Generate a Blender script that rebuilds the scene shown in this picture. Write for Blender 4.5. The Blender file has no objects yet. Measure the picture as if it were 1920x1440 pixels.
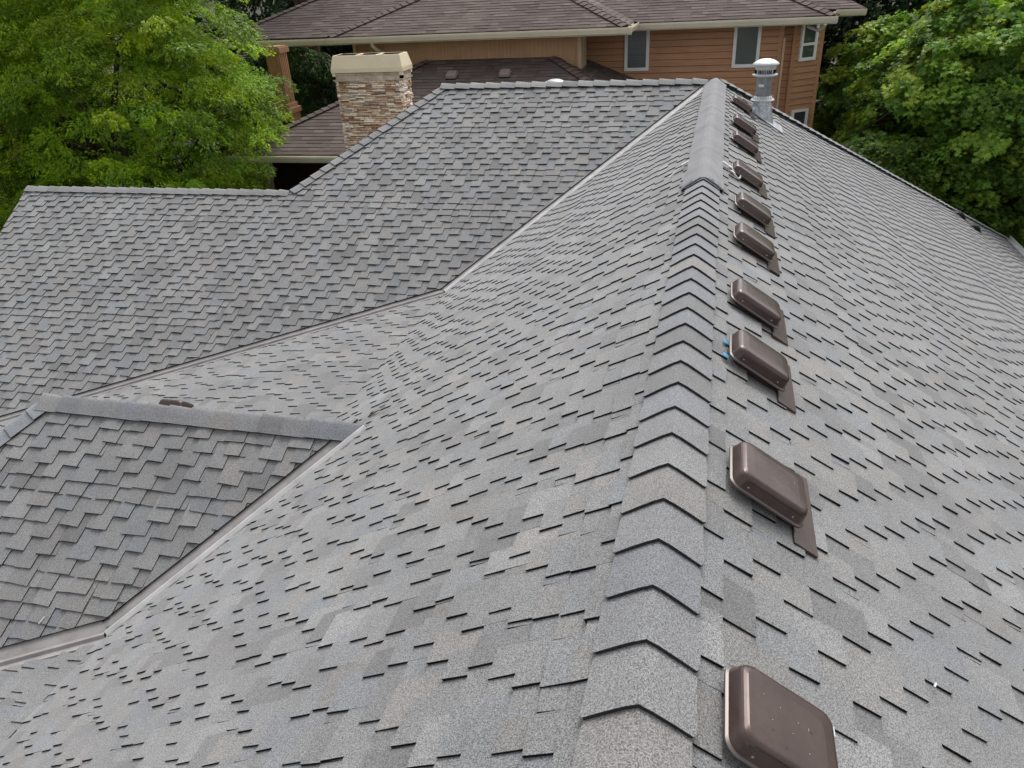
import bpy, bmesh, math, random
import numpy as np
from mathutils import Vector, Matrix

# ------------------------------------------------------------------ camera, sky, sun, exposure
scene = bpy.context.scene
COL = scene.collection
PITCH, YAW, ROLL = [math.radians(a) for a in (28.7294, -15.7262, -3.3059)]
CAM = Vector((0.0819, 0.0, 1.6052))
F = Vector((math.sin(YAW) * math.cos(PITCH), math.cos(YAW) * math.cos(PITCH), -math.sin(PITCH)))
R0 = F.cross(Vector((0, 0, 1))).normalized()
U0 = R0.cross(F)
RT = R0 * math.cos(ROLL) + U0 * math.sin(ROLL)
UP = -R0 * math.sin(ROLL) + U0 * math.cos(ROLL)
cam_data = bpy.data.cameras.new('camera')
cam = bpy.data.objects.new('camera', cam_data)
COL.objects.link(cam)
cam.matrix_world = Matrix(((RT.x, UP.x, -F.x, CAM.x), (RT.y, UP.y, -F.y, CAM.y), (RT.z, UP.z, -F.z, CAM.z), (0, 0, 0, 1)))
cam_data.sensor_fit = 'HORIZONTAL'
cam_data.sensor_width = 36.0
cam_data.lens = 1420.42 / 1920 * 36
cam_data.clip_start = 0.05
cam_data.clip_end = 500
scene.camera = cam

SUN_EL, SUN_AZ = math.radians(52), math.radians(5)      # azimuth clockwise from +Y: ahead of the camera, veiled by cloud
world = bpy.data.worlds.new('World')
scene.world = world
world.use_nodes = True
wn, wl = world.node_tree.nodes, world.node_tree.links
wn.clear()
sky = wn.new('ShaderNodeTexSky')
sky.sky_type = 'NISHITA'
sky.sun_disc = False
sky.sun_elevation = SUN_EL
sky.sun_rotation = SUN_AZ
sky.air_density = 1.0
sky.dust_density = 4.0
hs = wn.new('ShaderNodeHueSaturation')
hs.inputs['Saturation'].default_value = 0.12               # overcast: the cloud layer greys the sky out
bg = wn.new('ShaderNodeBackground')
bg.inputs['Strength'].default_value = 0.15
wo = wn.new('ShaderNodeOutputWorld')
wl.new(sky.outputs[0], hs.inputs['Color'])
wl.new(hs.outputs[0], bg.inputs['Color'])
wl.new(bg.outputs[0], wo.inputs['Surface'])
sd = bpy.data.lights.new('sun', 'SUN')
sd.energy = 1.0
sd.angle = math.radians(32)
sd.color = (1.0, 0.97, 0.93)
sun = bpy.data.objects.new('sun', sd)
COL.objects.link(sun)
sdir = Vector((math.sin(SUN_AZ) * math.cos(SUN_EL), math.cos(SUN_AZ) * math.cos(SUN_EL), math.sin(SUN_EL)))
sun.rotation_euler = sdir.to_track_quat('Z', 'Y').to_euler()
scene.view_settings.view_transform = 'Standard'
scene.view_settings.look = 'None'
scene.view_settings.exposure = 0.42
scene.view_settings.gamma = 1.0

rng = random.Random(7)
nrng = np.random.default_rng(11)

# ------------------------------------------------------------------ materials
def nodes_of(m):
    m.use_nodes = True
    return m.node_tree.nodes, m.node_tree.links

def mix_color(N, L, mode, fac, a, b):
    n = N.new('ShaderNodeMix'); n.data_type = 'RGBA'; n.blend_type = mode
    for sock, v in ((n.inputs[0], fac), (n.inputs[6], a), (n.inputs[7], b)):
        if hasattr(v, 'is_linked'): L.new(v, sock)
        else: sock.default_value = v
    return n.outputs[2]

def noise(N, L, scale, detail=2.0, rough=0.5, vec=None, stretch=None):
    tc = N.new('ShaderNodeTexCoord')
    src = tc.outputs['Object']
    if stretch:
        mp = N.new('ShaderNodeMapping'); mp.inputs['Scale'].default_value = stretch
        L.new(src, mp.inputs['Vector']); src = mp.outputs[0]
    n = N.new('ShaderNodeTexNoise')
    n.inputs['Scale'].default_value = scale; n.inputs['Detail'].default_value = detail; n.inputs['Roughness'].default_value = rough
    L.new(src, n.inputs['Vector'])
    return n.outputs['Fac']

def ramp(N, L, src, p0, c0, p1, c1):
    r = N.new('ShaderNodeValToRGB')
    r.color_ramp.elements[0].position = p0; r.color_ramp.elements[0].color = (c0, c0, c0, 1) if not isinstance(c0, tuple) else c0
    r.color_ramp.elements[1].position = p1; r.color_ramp.elements[1].color = (c1, c1, c1, 1) if not isinstance(c1, tuple) else c1
    L.new(src, r.inputs[0])
    return r.outputs[0]

def mat(name, color, rough=0.7, metal=0.0, tint=False, speckle=None, blotch=None, bump=None, spec=0.5, fine=None):
    """color * per-face tint * blotches * granule speckle"""
    m = bpy.data.materials.new(name)
    N, L = nodes_of(m)
    b = N['Principled BSDF']
    b.inputs['Roughness'].default_value = rough
    b.inputs['Metallic'].default_value = metal
    b.inputs['Specular IOR Level'].default_value = spec
    col = (*color, 1)
    if tint:
        at = N.new('ShaderNodeAttribute'); at.attribute_name = 'tint'
        col = mix_color(N, L, 'MULTIPLY', 1.0, col, at.outputs['Color'])
    if blotch:
        sc, lo, hi = blotch
        col = mix_color(N, L, 'MULTIPLY', 1.0, col, ramp(N, L, noise(N, L, sc, 5, 0.6), 0.3, lo, 0.7, hi))
    if speckle:
        sc, lo, hi = speckle
        nz = noise(N, L, sc, 3, 0.75)
        col = mix_color(N, L, 'MULTIPLY', 1.0, col, ramp(N, L, nz, 0.36, lo, 0.64, hi))
    if fine:
        sc, lo, hi, st = fine
        col = mix_color(N, L, 'MULTIPLY', 1.0, col, ramp(N, L, noise(N, L, sc, 3, 0.6, stretch=st), 0.35, lo, 0.65, hi))
    if hasattr(col, 'is_linked'): L.new(col, b.inputs['Base Color'])
    else: b.inputs['Base Color'].default_value = col
    if bump:
        sc, st, dist = bump
        bp = N.new('ShaderNodeBump'); bp.inputs['Strength'].default_value = st; bp.inputs['Distance'].default_value = dist
        L.new(noise(N, L, sc, 2, 0.6), bp.inputs['Height']); L.new(bp.outputs[0], b.inputs['Normal'])
    return m

M = {}
M['shingle'] = mat('grey_granule_shingle', (1, 1, 1), 0.95, tint=True, speckle=(210, 0.28, 2.0), blotch=(1.7, 0.86, 1.12), bump=(300, 0.6, 0.002), spec=0.25)
for k_, w_ in (('shingle', .35), ('brown_shingle', .1)):
    b_ = M.get(k_) and M[k_].node_tree.nodes['Principled BSDF']
    if b_: b_.inputs['Sheen Weight'].default_value = w_; b_.inputs['Sheen Roughness'].default_value = .55
M['edge'] = mat('cut_asphalt_edge', (0.016, 0.015, 0.015), 0.95, spec=0.15)
M['cap_edge'] = mat('cap_shingle_edge', (0.042, 0.041, 0.041), 0.95, speckle=(120, .6, 1.5), spec=.15)
M['brown_shingle'] = mat('brown_granule_shingle', (1, 1, 1), 0.95, tint=True, speckle=(60, 0.8, 1.2), blotch=(0.8, 0.85, 1.12), spec=0.2)
M['brown_edge'] = mat('brown_cut_edge', (0.050, 0.038, 0.035), 0.95, spec=0.1)
M['membrane'] = mat('grey_ridge_membrane', (0.265, 0.265, 0.275), 0.9, speckle=(120, 0.85, 1.15), blotch=(3.5, 0.88, 1.1), bump=(14, 0.35, 0.01), spec=0.25)
M['flashing'] = mat('taupe_painted_flashing', (0.36, 0.34, 0.335), 0.5, 0.1, blotch=(3, 0.85, 1.12), fine=(9, 0.85, 1.1, (1, 1, 1)))
M['flashing_light'] = mat('pale_flashing_rib', (0.80, 0.79, 0.79), 0.4, 0.3, blotch=(6, 0.75, 1.1))  # paler rib on the upper segment of each valley
M['vent'] = mat('brown_enamel_vent', (0.088, 0.060, 0.053), 0.24, 0.35, blotch=(9, 0.85, 1.18), speckle=(70, 0.95, 1.06), bump=(18, 0.08, 0.004), spec=0.6)
M['vent_rim'] = mat('worn_vent_rim', (0.16, 0.135, 0.125), 0.35, 0.5)
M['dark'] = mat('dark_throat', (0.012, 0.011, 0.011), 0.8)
M['screw'] = mat('bright_screw', (0.7, 0.7, 0.7), 0.3, 0.7)
M['scratch'] = mat('pale_scratch', (0.55, 0.53, 0.52), 0.5)
M['tape'] = mat('blue_tape', (0.10, 0.36, 0.62), 0.4)
M['white'] = mat('white_plastic', (0.75, 0.75, 0.75), 0.5)
M['galv'] = mat('galvanised_steel', (0.52, 0.55, 0.58), 0.42, 0.75, blotch=(16, 0.60, 1.25), fine=(40, 0.85, 1.15, (1, 1, 1)))
M['galv_dark'] = mat('weathered_galvanised_pipe', (0.30, 0.33, 0.35), 0.5, 0.6, blotch=(10, 0.8, 1.15), fine=(30, 0.9, 1.1, (1, 1, 0.3)))
M['cap_metal'] = mat('pale_vent_cap_metal', (0.68, 0.69, 0.70), 0.45, 0.35, blotch=(12, 0.85, 1.05))
M['gutter'] = mat('cream_gutter_paint', (0.74, 0.68, 0.53), 0.45, blotch=(2, 0.9, 1.06))
M['white_gutter'] = mat('white_gutter_paint', (0.86, 0.86, 0.84), 0.45)
M['tan_wall'] = mat('tan_panel_wall', (0.50, 0.31, 0.175), 0.85, blotch=(1.5, 0.92, 1.08), fine=(30, 0.88, 1.06, (1, 1, 0.03)))
M['siding'] = mat('brown_lap_siding', (0.50, 0.268, 0.142), 0.75, blotch=(1.2, 0.9, 1.08), fine=(20, 0.9, 1.1, (0.06, 0.06, 1.5)))
M['trim'] = mat('light_brown_trim', (0.36, 0.19, 0.10), 0.75, blotch=(2, 0.9, 1.08))
M['beige'] = mat('beige_trim', (0.55, 0.40, 0.27), 0.7, blotch=(2, 0.92, 1.05))
M['frame'] = mat('white_vinyl_frame', (0.86, 0.86, 0.84), 0.5)
M['cap_cream'] = mat('cream_chimney_metal', (0.90, 0.77, 0.54), 0.5, blotch=(3, 0.93, 1.04))
M['cap_stain'] = mat('stained_cream_metal', (0.76, 0.62, 0.46), 0.6, blotch=(7, 0.5, 1.1))
M['stone'] = mat('ledge_stone', (1, 1, 1), 0.9, tint=True, blotch=(14, 0.95, 1.45), bump=(35, 0.7, 0.012))
M['mortar_and_lap_shade'] = mat('dark_mortar_and_lap_shade', (0.07, 0.05, 0.04), 0.95)  # chimney mortar; also colours the painted shadow lines of the siding
M['cedar'] = mat('cedar_post', (0.38, 0.20, 0.10), 0.7, blotch=(2, 0.85, 1.1), fine=(25, 0.8, 1.15, (1, 1, 0.08)))
M['porch'] = mat('dark_brown_boards', (0.05, 0.024, 0.017), 0.85, fine=(8, 0.7, 1.2, (0.1, 1, 1)))
M['concrete'] = mat('house_stucco', (0.34, 0.31, 0.28), 0.9, blotch=(1.5, 0.9, 1.1))
M['bark'] = mat('tree_bark', (0.075, 0.055, 0.042), 0.95, fine=(6, 0.6, 1.4, (3, 3, 0.5)), bump=(9, 0.8, 0.05))
M['redbark'] = mat('reddish_bark', (0.060, 0.028, 0.020), 0.95, fine=(7, 0.5, 1.5, (3, 3, 0.2)), bump=(12, 0.8, 0.05))
M['soil'] = mat('dark_forest_floor', (0.050, 0.048, 0.028), 0.95, blotch=(0.9, 0.4, 1.5), speckle=(9, 0.6, 1.4))  # dark brownish-green colour of soil and undergrowth
M['gravel'] = mat('pinkish_gravel', (0.50, 0.38, 0.31), 0.95, blotch=(0.6, 0.75, 1.15), speckle=(9, 0.8, 1.2))
M['leafdebris'] = mat('dead_leaf', (0.03, 0.022, 0.018), 0.9)

def glass_mat(name, color, rough=0.08):
    m = mat(name, color, rough, 0.0, spec=0.9)
    return m
M['pane'] = glass_mat('grey_window_glass', (0.055, 0.062, 0.072))
M['pane_green'] = glass_mat('greenish_window_glass', (0.045, 0.075, 0.060))
M['blind'] = mat('blind_behind_glass', (0.09, 0.10, 0.115), 0.25, fine=(22, 0.75, 1.15, (0.02, 0.02, 2.2)), spec=0.8)

def leaf_mat(name):
    m = bpy.data.materials.new(name)
    N, L = nodes_of(m)
    b = N['Principled BSDF']
    at = N.new('ShaderNodeAttribute'); at.attribute_name = 'tint'
    L.new(at.outputs['Color'], b.inputs['Base Color'])
    b.inputs['Roughness'].default_value = 0.55
    b.inputs['Specular IOR Level'].default_value = 0.35
    tr = N.new('ShaderNodeBsdfTranslucent')
    L.new(mix_color(N, L, 'MULTIPLY', 1.0, at.outputs['Color'], (1.35, 1.25, 0.55, 1)), tr.inputs['Color'])
    mx = N.new('ShaderNodeMixShader'); mx.inputs[0].default_value = 0.42
    L.new(b.outputs[0], mx.inputs[1]); L.new(tr.outputs[0], mx.inputs[2])
    L.new(mx.outputs[0], N['Material Output'].inputs['Surface'])
    return m
M['leaf'] = leaf_mat('translucent_leaf')

# ------------------------------------------------------------------ object helpers
def thing(name, label, cat, loc=(0, 0, 0), group=None):
    o = bpy.data.objects.new(name, None); COL.objects.link(o)
    o.location = loc; o.empty_display_size = 0.2
    o['label'] = label; o['category'] = cat
    if group: o['group'] = group
    return o

def tag(o, label, cat, group=None, kind=None):
    if label: o['label'] = label
    if cat: o['category'] = cat
    if group: o['group'] = group
    if kind: o['kind'] = kind
    return o

def link(name, me, parent=None, label=None):
    o = bpy.data.objects.new(name, me); COL.objects.link(o)
    if parent is not None:
        o.parent = parent
        w = Vector((0, 0, 0)); p = parent
        while p is not None:
            w += p.location; p = p.parent
        o.location = -w          # geometry is given in world coordinates
    if label: o['label'] = label
    return o

class MB:
    """collects shapes into one mesh"""
    def __init__(s):
        s.v = []; s.f = []; s.m = []; s.t = []; s.sm = []
        s.tint = (1, 1, 1)
    def add(s, verts, faces, mi=0, smooth=False, tint=None):
        o = len(s.v); s.v += [tuple(v) for v in verts]
        for f in faces:
            s.f.append([i + o for i in f]); s.m.append(mi); s.t.append(tint or s.tint); s.sm.append(smooth)
    def box(s, c, size, mi=0, rot=None, tint=None, axes=None):
        sx, sy, sz = [a / 2 for a in size]
        vs = []
        for x in (-sx, sx):
            for y in (-sy, sy):
                for z in (-sz, sz):
                    p = Vector((x, y, z))
                    if axes: p = axes[0] * x + axes[1] * y + axes[2] * z
                    elif rot: p = rot @ p
                    vs.append(p + Vector(c))
        s.add(vs, [(0, 1, 3, 2), (4, 6, 7, 5), (0, 4, 5, 1), (2, 3, 7, 6), (0, 2, 6, 4), (1, 5, 7, 3)], mi, tint=tint)
    def ext(s, prof, path, mi=0, closed=True, tint=None):
        """profile list of (a,b) carried along path [(origin, A, B)]"""
        n = len(prof); vs = []
        for (o, A, B) in path:
            vs += [Vector(o) + A * a + B * b for a, b in prof]
        fs = []
        for k in range(len(path) - 1):
            for i in range(n if closed else n - 1):
                j = (i + 1) % n
                fs.append((k * n + i, k * n + j, (k + 1) * n + j, (k + 1) * n + i))
        if closed:
            fs.append(tuple(range(n))[::-1]); fs.append(tuple((len(path) - 1) * n + i for i in range(n)))
        s.add(vs, fs, mi, tint=tint)
    def tube(s, pts, rads, seg=10, mi=0, smooth=True, cap=True, tint=None):
        pts = [Vector(p) for p in pts]; vs = []; fs = []
        prev = None
        for i, p in enumerate(pts):
            d = (pts[min(i + 1, len(pts) - 1)] - pts[max(i - 1, 0)]).normalized()
            a = d.orthogonal().normalized() if prev is None else (prev - d * prev.dot(d)).normalized()
            prev = a; b = d.cross(a)
            r = rads[i] if isinstance(rads, (list, tuple)) else rads
            for k in range(seg):
                t = 2 * math.pi * k / seg
                vs.append(p + a * (r * math.cos(t)) + b * (r * math.sin(t)))
        for i in range(len(pts) - 1):
            for k in range(seg):
                j = (k + 1) % seg
                fs.append((i * seg + k, i * seg + j, (i + 1) * seg + j, (i + 1) * seg + k))
        s.add(vs, fs, mi, smooth, tint)
        if cap:
            n = (len(pts) - 1) * seg
            s.add([vs[k] for k in range(seg)], [tuple(range(seg))[::-1]], mi, tint=tint)
            s.add([vs[n + k] for k in range(seg)], [tuple(range(seg))], mi, tint=tint)
    def lathe(s, c, prof, seg=24, mi=0, smooth=True):
        c = Vector(c); vs = []; fs = []
        for r, z in prof:
            for k in range(seg):
                t = 2 * math.pi * k / seg
                vs.append(c + Vector((r * math.cos(t), r * math.sin(t), z)))
        for i in range(len(prof) - 1):
            for k in range(seg):
                j = (k + 1) % seg
                fs.append((i * seg + k, i * seg + j, (i + 1) * seg + j, (i + 1) * seg + k))
        s.add(vs, fs, mi, smooth)
    def mesh(s, name, mats):
        me = bpy.data.meshes.new(name)
        me.from_pydata(s.v, [], s.f)
        for m in mats: me.materials.append(m)
        me.polygons.foreach_set('material_index', s.m)
        me.polygons.foreach_set('use_smooth', s.sm)
        a = me.attributes.new('tint', 'FLOAT_COLOR', 'FACE')
        a.data.foreach_set('color', np.array([(*t, 1) for t in s.t], dtype=np.float32).ravel())
        me.update()
        return me
    def build(s, name, mats, parent=None, label=None):
        if not isinstance(mats, (list, tuple)): mats = [mats]
        return link(name, s.mesh(name, mats), parent, label)

def clip(me, planes):
    bm = bmesh.new(); bm.from_mesh(me)
    for p, n in planes:      # keep the side the normal points to
        geom = bm.verts[:] + bm.edges[:] + bm.faces[:]
        bmesh.ops.bisect_plane(bm, geom=geom, dist=1e-5, plane_co=p, plane_no=n, clear_inner=True)
    bm.to_mesh(me); bm.free()
    return me

def join_meshes(meshes, name):
    bm = bmesh.new()
    for me in meshes: bm.from_mesh(me)
    out = bpy.data.meshes.new(name)
    for m in meshes[0].materials: out.materials.append(m)
    bm.to_mesh(out); bm.free()
    return out

# ------------------------------------------------------------------ shingle roofs
GREY = [((0.182, 0.183, 0.185), 12), ((0.180, 0.184, 0.191), 4), ((0.196, 0.191, 0.187), 4), ((0.150, 0.150, 0.153), 4),
        ((0.212, 0.212, 0.214), 4), ((0.176, 0.171, 0.168), 2), ((0.172, 0.179, 0.191), 2), ((0.212, 0.203, 0.196), 1), ((0.132, 0.131, 0.133), 1)]
BROWN = [((0.150, 0.118, 0.109), 6), ((0.168, 0.134, 0.122), 4), ((0.128, 0.100, 0.093), 4), ((0.190, 0.155, 0.140), 1), ((0.140, 0.114, 0.110), 3)]
def pick(pal):
    tot = sum(w for _, w in pal); r = rng.random() * tot
    for c, w in pal:
        r -= w
        if r <= 0: break
    k = 1 + rng.uniform(-0.05, 0.05)
    return (c[0] * k, c[1] * k, c[2] * k)

PAT = [(.165, .105), (.125, .15), (.19, .085), (.14, .125)]          # long tab, gap
PLEN = sum(a + b for a, b in PAT)

def shake_mesh(O, U, V, N, u0, u1, v0, v1, planes, E=0.118, phase=0.0, ws=1.0):
    """laminated shake shingles: courses of strips with long tabs dropping one row lower; every tab is a wedge"""
    O, U, V, N = Vector(O), Vector(U), Vector(V), Vector(N)
    mb = MB(); add = mb.add
    P = lambda u, v, h: O + U * u + V * v + N * h
    mb.add([P(u0, v0, -.004), P(u1, v0, -.004), P(u1, v1, -.004), P(u0, v1, -.004)], [(0, 1, 2, 3)], 1)
    i0, i1 = int(math.floor(v0 / E)) - 1, int(math.ceil(v1 / E)) + 1
    def slab(a, b, rows, tint):
        # rows: [(v,h)...] top profile ; butt = last row
        n = len(rows); vs = []
        ja, jb = rng.uniform(-.006, .006), rng.uniform(-.006, .006)
        lift = rng.uniform(0, .004)
        sk = rng.uniform(-.004, .004)
        for k, (v, h) in enumerate(rows):
            last = k == n - 1
            e = lift if last else 0
            vs.append(P(a + sk * k, v + (ja if last else 0), h + e)); vs.append(P(b + sk * k, v + (jb if last else 0), h + e + (rng.uniform(-.001, .001) if last else 0)))
        for k, (v, h) in enumerate(rows):
            last = k == n - 1
            vs.append(P(a + sk * k, v + (ja if last else 0), -.003)); vs.append(P(b + sk * k, v + (jb if last else 0), -.003))
        top = [(2 * k, 2 * k + 2, 2 * k + 3, 2 * k + 1) for k in range(n - 1)]
        q = 2 * n
        side = []
        for k in range(n - 1):
            side.append((2 * k, q + 2 * k, q + 2 * k + 2, 2 * k + 2))
            side.append((2 * k + 1, 2 * k + 3, q + 2 * k + 3, q + 2 * k + 1))
        side.append((2 * n - 2, q + 2 * n - 2, q + 2 * n - 1, 2 * n - 1))
        add(vs, top, 0, tint=tint); 
        add(vs, side, 1)
    off = phase
    for i in range(i0, i1):
        off += 0.148 * ws + rng.uniform(-.022, .022)
        if rng.random() < .05: off += rng.uniform(.2, .8)
        vi = i * E
        st = u0 - 0.3 - (u0 + off) % (PLEN * ws) - PLEN * ws
        u = st; k = 0
        while u < u1:
            lw, gw = PAT[k % 4]; k += 1
            lw = lw * ws + rng.uniform(-.014, .014); gw = gw * ws + rng.uniform(-.012, .012)
            if u + lw + gw > u0:
                tc = pick(GREY)
                # long tab
                slab(u, u + lw, [(vi - E * 1.02, .0040), (vi, .0122), (vi + E, .0190)], tc)
                # strip under the gap
                tg = pick(GREY) if rng.random() < .6 else tc
                slab(u + lw, u + lw + gw, [(vi - E * 1.02, .0030), (vi, .0110)], tg)
            u += lw + gw
    me = mb.mesh('shingles', [M['shingle'], M['edge']])
    return clip(me, planes + [(P(u0, v0, 0), V), (P(u0, v1, 0), -V)])

def laminate_mesh(O, U, V, N, u0, u1, v0, v1, planes, E=0.143):
    """flatter laminated shingles of the neighbouring house"""
    O, U, V, N = Vector(O), Vector(U), Vector(V), Vector(N)
    mb = MB()
    P = lambda u, v, h: O + U * u + V * v + N * h
    mb.add([P(u0, v0, -.03), P(u1, v0, -.03), P(u1, v1, -.03), P(u0, v1, -.03)], [(0, 1, 2, 3)], 1)
    mb.add([P(u0, v0, -.001), P(u1, v0, -.001), P(u1, v1, -.001), P(u0, v1, -.001)], [(0, 1, 2, 3)], 1)
    for i in range(int(v0 / E), int(v1 / E) + 2):
        v = i * E; u = u0 - rng.uniform(0, .4)
        while u < u1:
            w = rng.uniform(.12, .42); hi = rng.random() < .55
            h = .012 if hi else .007
            t = pick(BROWN); sh = 1.04 if hi else .95
            t = tuple(c * sh for c in t)
            a, b = u, u + w
            vs = [P(a, v - E, .002), P(b, v - E, .002), P(b, v, h), P(a, v, h), P(a, v, -.001), P(b, v, -.001)]
            mb.add(vs, [(0, 1, 2, 3)], 0, tint=t); mb.add(vs, [(3, 2, 5, 4)], 1)
            u = b
    me = mb.mesh('laminate', [M['brown_shingle'], M['brown_edge']])
    return clip(me, planes + [(P(u0, v0, 0), V), (P(u0, v1, 0), -V)])

def perp_down(d, n):
    p = Vector(d).cross(Vector(n)).normalized()
    return p if p.z < 0 else -p

def caps(mb, P0, P1, nA, nB, expo=0.203, w=0.155, pal=GREY, butt=0.0125, lift=0.022, start=0.0, thick=True, jit=1.0):
    """folded cap shingles along a ridge or hip; butts face P0"""
    P0, P1, nA, nB = Vector(P0), Vector(P1), Vector(nA).normalized(), Vector(nB).normalized()
    D = (P1 - P0); Ln = D.length; d = D / Ln
    a, b = perp_down(d, nA), perp_down(d, nB)
    if a.dot(b) > .999: b = -a
    up = (nA + nB).normalized()
    dist = start
    while dist < Ln - .02:
        L = min(expo * 1.3, Ln - dist + .02)
        ww = w * (1 + rng.uniform(-.03, .03) * jit); sk = rng.uniform(-.006, .006) * jit
        tint = pick(pal)
        ts = [-1, -.93, -.5, -.085, -.035, 0, .035, .085, .5, .93, 1]
        def ring(s, h, wk=1.0):
            out = []
            for t in ts:
                dr, nn = (a, nA) if t < 0 else (b, nB)
                x = abs(t) * ww * wk
                rnd = .004 * max(0, 1 - abs(t) / .09) ** 2
                hh = h
                if abs(t) > .9 and s == 0: hh = h - .002
                base = P0 + d * (dist + s + sk * t) + dr * x
                nn2 = up if t == 0 else nn
                out.append(base + nn2 * ((hh / max(.5, up.dot(nA)) if t == 0 else hh) - rnd))
            return out
        r0 = ring(0, lift + butt + .008); r1 = ring(L, lift + .002, .985); r2 = ring(0, lift + .003 + butt * .3)
        L = L
        # rounded front corners: pull the outermost front vertices back
        for r in (r0, r2):
            r[0] += d * .012; r[-1] += d * .012
        r3 = ring(L, .012, .985)
        n = len(ts); vs = r0 + r1 + r2 + r3
        mb.add(vs, [(i, i + 1, n + i + 1, n + i) for i in range(n - 1)], 0, True, tint)
        mb.add(vs, [(i, 2 * n + i, 2 * n + i + 1, i + 1) for i in range(n - 1)], 1)
        mb.add(vs, [(0, n, 3 * n, 2 * n), (n - 1, 3 * n - 1, 4 * n - 1, 2 * n - 1)], 1)
        dist += expo * (1 + rng.uniform(-.02, .02) * jit)

CAPS = [((.172, .174, .181), 4), ((.158, .163, .178), 3), ((.186, .180, .175), 2), ((.140, .140, .144), 2), ((.190, .190, .192), 2)]
# ------------------------------------------------------------------ geometry of the foreground house (metres, ridge at z = 0)
TA, TB, TM, TR, TG = .6161, .2048, .4704, .6588, .533
D = 12.2494; T1, T2 = 3.0477, 3.7862
X1 = 4.2157; HX, HY, HZ = -5.897, 9.9047, -1.103
LX = -10.61
YD, ZD = 4.5535, -1.4833; XD = ZD / TA          # dormer ridge meets the slope at x = XD
XE = -5.41                                        # dormer ridge's far end
EAVE = 6.57
TDB = 0.85                                        # back slope of the dormer
def nrm(x, y, z): return Vector((x, y, z)).normalized()
N_R, N_L, N_L2 = nrm(TR, 0, 1), nrm(-TA, 0, 1), nrm(-TB, 0, 1)
N_M, N_D, N_DB = nrm(0, -TM, 1), nrm(0, -TG, 1), nrm(0, TDB, 1)
VX, VY = Vector((1, 0, 0)), Vector((0, 1, 0))
def down(n): return (Vector((0, 0, -1)) - n * Vector((0, 0, -1)).dot(n)).normalized()

house = thing('shingled_house', 'house in the foreground with grey shingle roof, brown box vents and a steel flue', 'house', (0, 6, -6.5))

# valley key points
A0 = Vector((0, D, 0))
A1 = Vector((-T1, D - T1 * TA / TM, -T1 * TA))
s2 = 9.0
A2 = Vector((-T1 - s2, D + (-T1 * TA - s2 * TB) / TM, -T1 * TA - s2 * TB))
B0 = Vector((XD, YD, ZD))
zb = -T2 * TA; B1 = Vector((-T2, YD + (zb - ZD) / TG, zb))
s3 = 2.2; zc = zb - s3 * TB; B2 = Vector((-T2 - s3, YD + (zc - ZD) / TG, zc))
def inplane(p, q, n, towards):
    """unit vector in the plane n, perpendicular to the line pq, on the side of `towards`"""
    d = (q - p).normalized(); x = d.cross(n).normalized()
    return x if x.dot(towards) > 0 else -x
upL0 = inplane(A0, A1, N_L, Vector((1, -1, 0))); upL1 = inplane(A1, A2, N_L2, Vector((.3, -1, 0)))
upM0 = inplane(A0, A1, N_M, Vector((-1, 1, 0))); upM1 = inplane(A1, A2, N_M, Vector((0, 1, 0)))
upB0 = inplane(B0, B1, N_L, Vector((1, -1, 0))); upB1 = inplane(B1, B2, N_L2, Vector((.3, -1, 0)))
upD0 = inplane(B0, B1, N_D, Vector((-1, 1, 0))); upD1 = inplane(B1, B2, N_D, Vector((0, 1, 0)))
VW = 0.10; VO = 0.07; VOD = 0.10

# right slope
hipn = nrm(1, -1, 0)
me = shake_mesh((0, 0, 0), VY, down(N_R), N_R, -1.5, D + EAVE + .5, 0, EAVE * math.hypot(1, TR), [(Vector((0, D, 0)), hipn), (Vector((0, 0, 0)), VX), (Vector((EAVE + .02, 0, 0)), -VX), (Vector((0, -1.4, 0)), VY)], phase=.2)
link('roof_slope', me, house)

# left slope, upper part (three pieces round the dormer) and its flatter lower parts
vL = down(N_L)
LU = math.hypot(1, TA)
base = shake_mesh((0, 0, 0), -VY, vL, N_L, -D - .3, 1.5, 0, T2 * LU, [(A0 + upL0 * VW, upL0)], E=.106, ws=.95, phase=.5)
XV = Vector((XD, 0, 0))
ms = [clip(base.copy(), [(XV, VX), (Vector((0, 0, 0)), -VX)]),
      clip(base.copy(), [(XV, -VX), (B0 + upB0 * VW, upB0), (Vector((0, YD, 0)), -VY)]),
      clip(base.copy(), [(XV, -VX), (Vector((-T1, 0, 0)), VX), (Vector((0, YD, 0)), VY), (Vector((XD, YD, 0)), nrm(TA / TDB, 1, 0))])]
link('roof_slope', join_meshes(ms, 'left_slope'), house)
vL2 = down(N_L2)
base = shake_mesh((-T1, 0, -T1 * TA), -VY, vL2, N_L2, -D, -YD + 1.5, 0, 8.5, [(A1 + upL1 * VW, upL1)], phase=.1)
ms = [clip(base.copy(), [(Vector((0, YD + .1, 0)), VY)]), clip(base.copy(), [(Vector((0, YD + .1, 0)), -VY), (Vector((XE - .45, 0, 0)), -VX)])]
ms.append(shake_mesh((-T2, 0, -T2 * TA), -VY, vL2, N_L2, -YD, 1.5, 0, 2.6, [(B1 + upB1 * VW, upB1)], phase=.7))
link('roof_slope', join_meshes(ms, 'left_lower_slope'), house)

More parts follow.
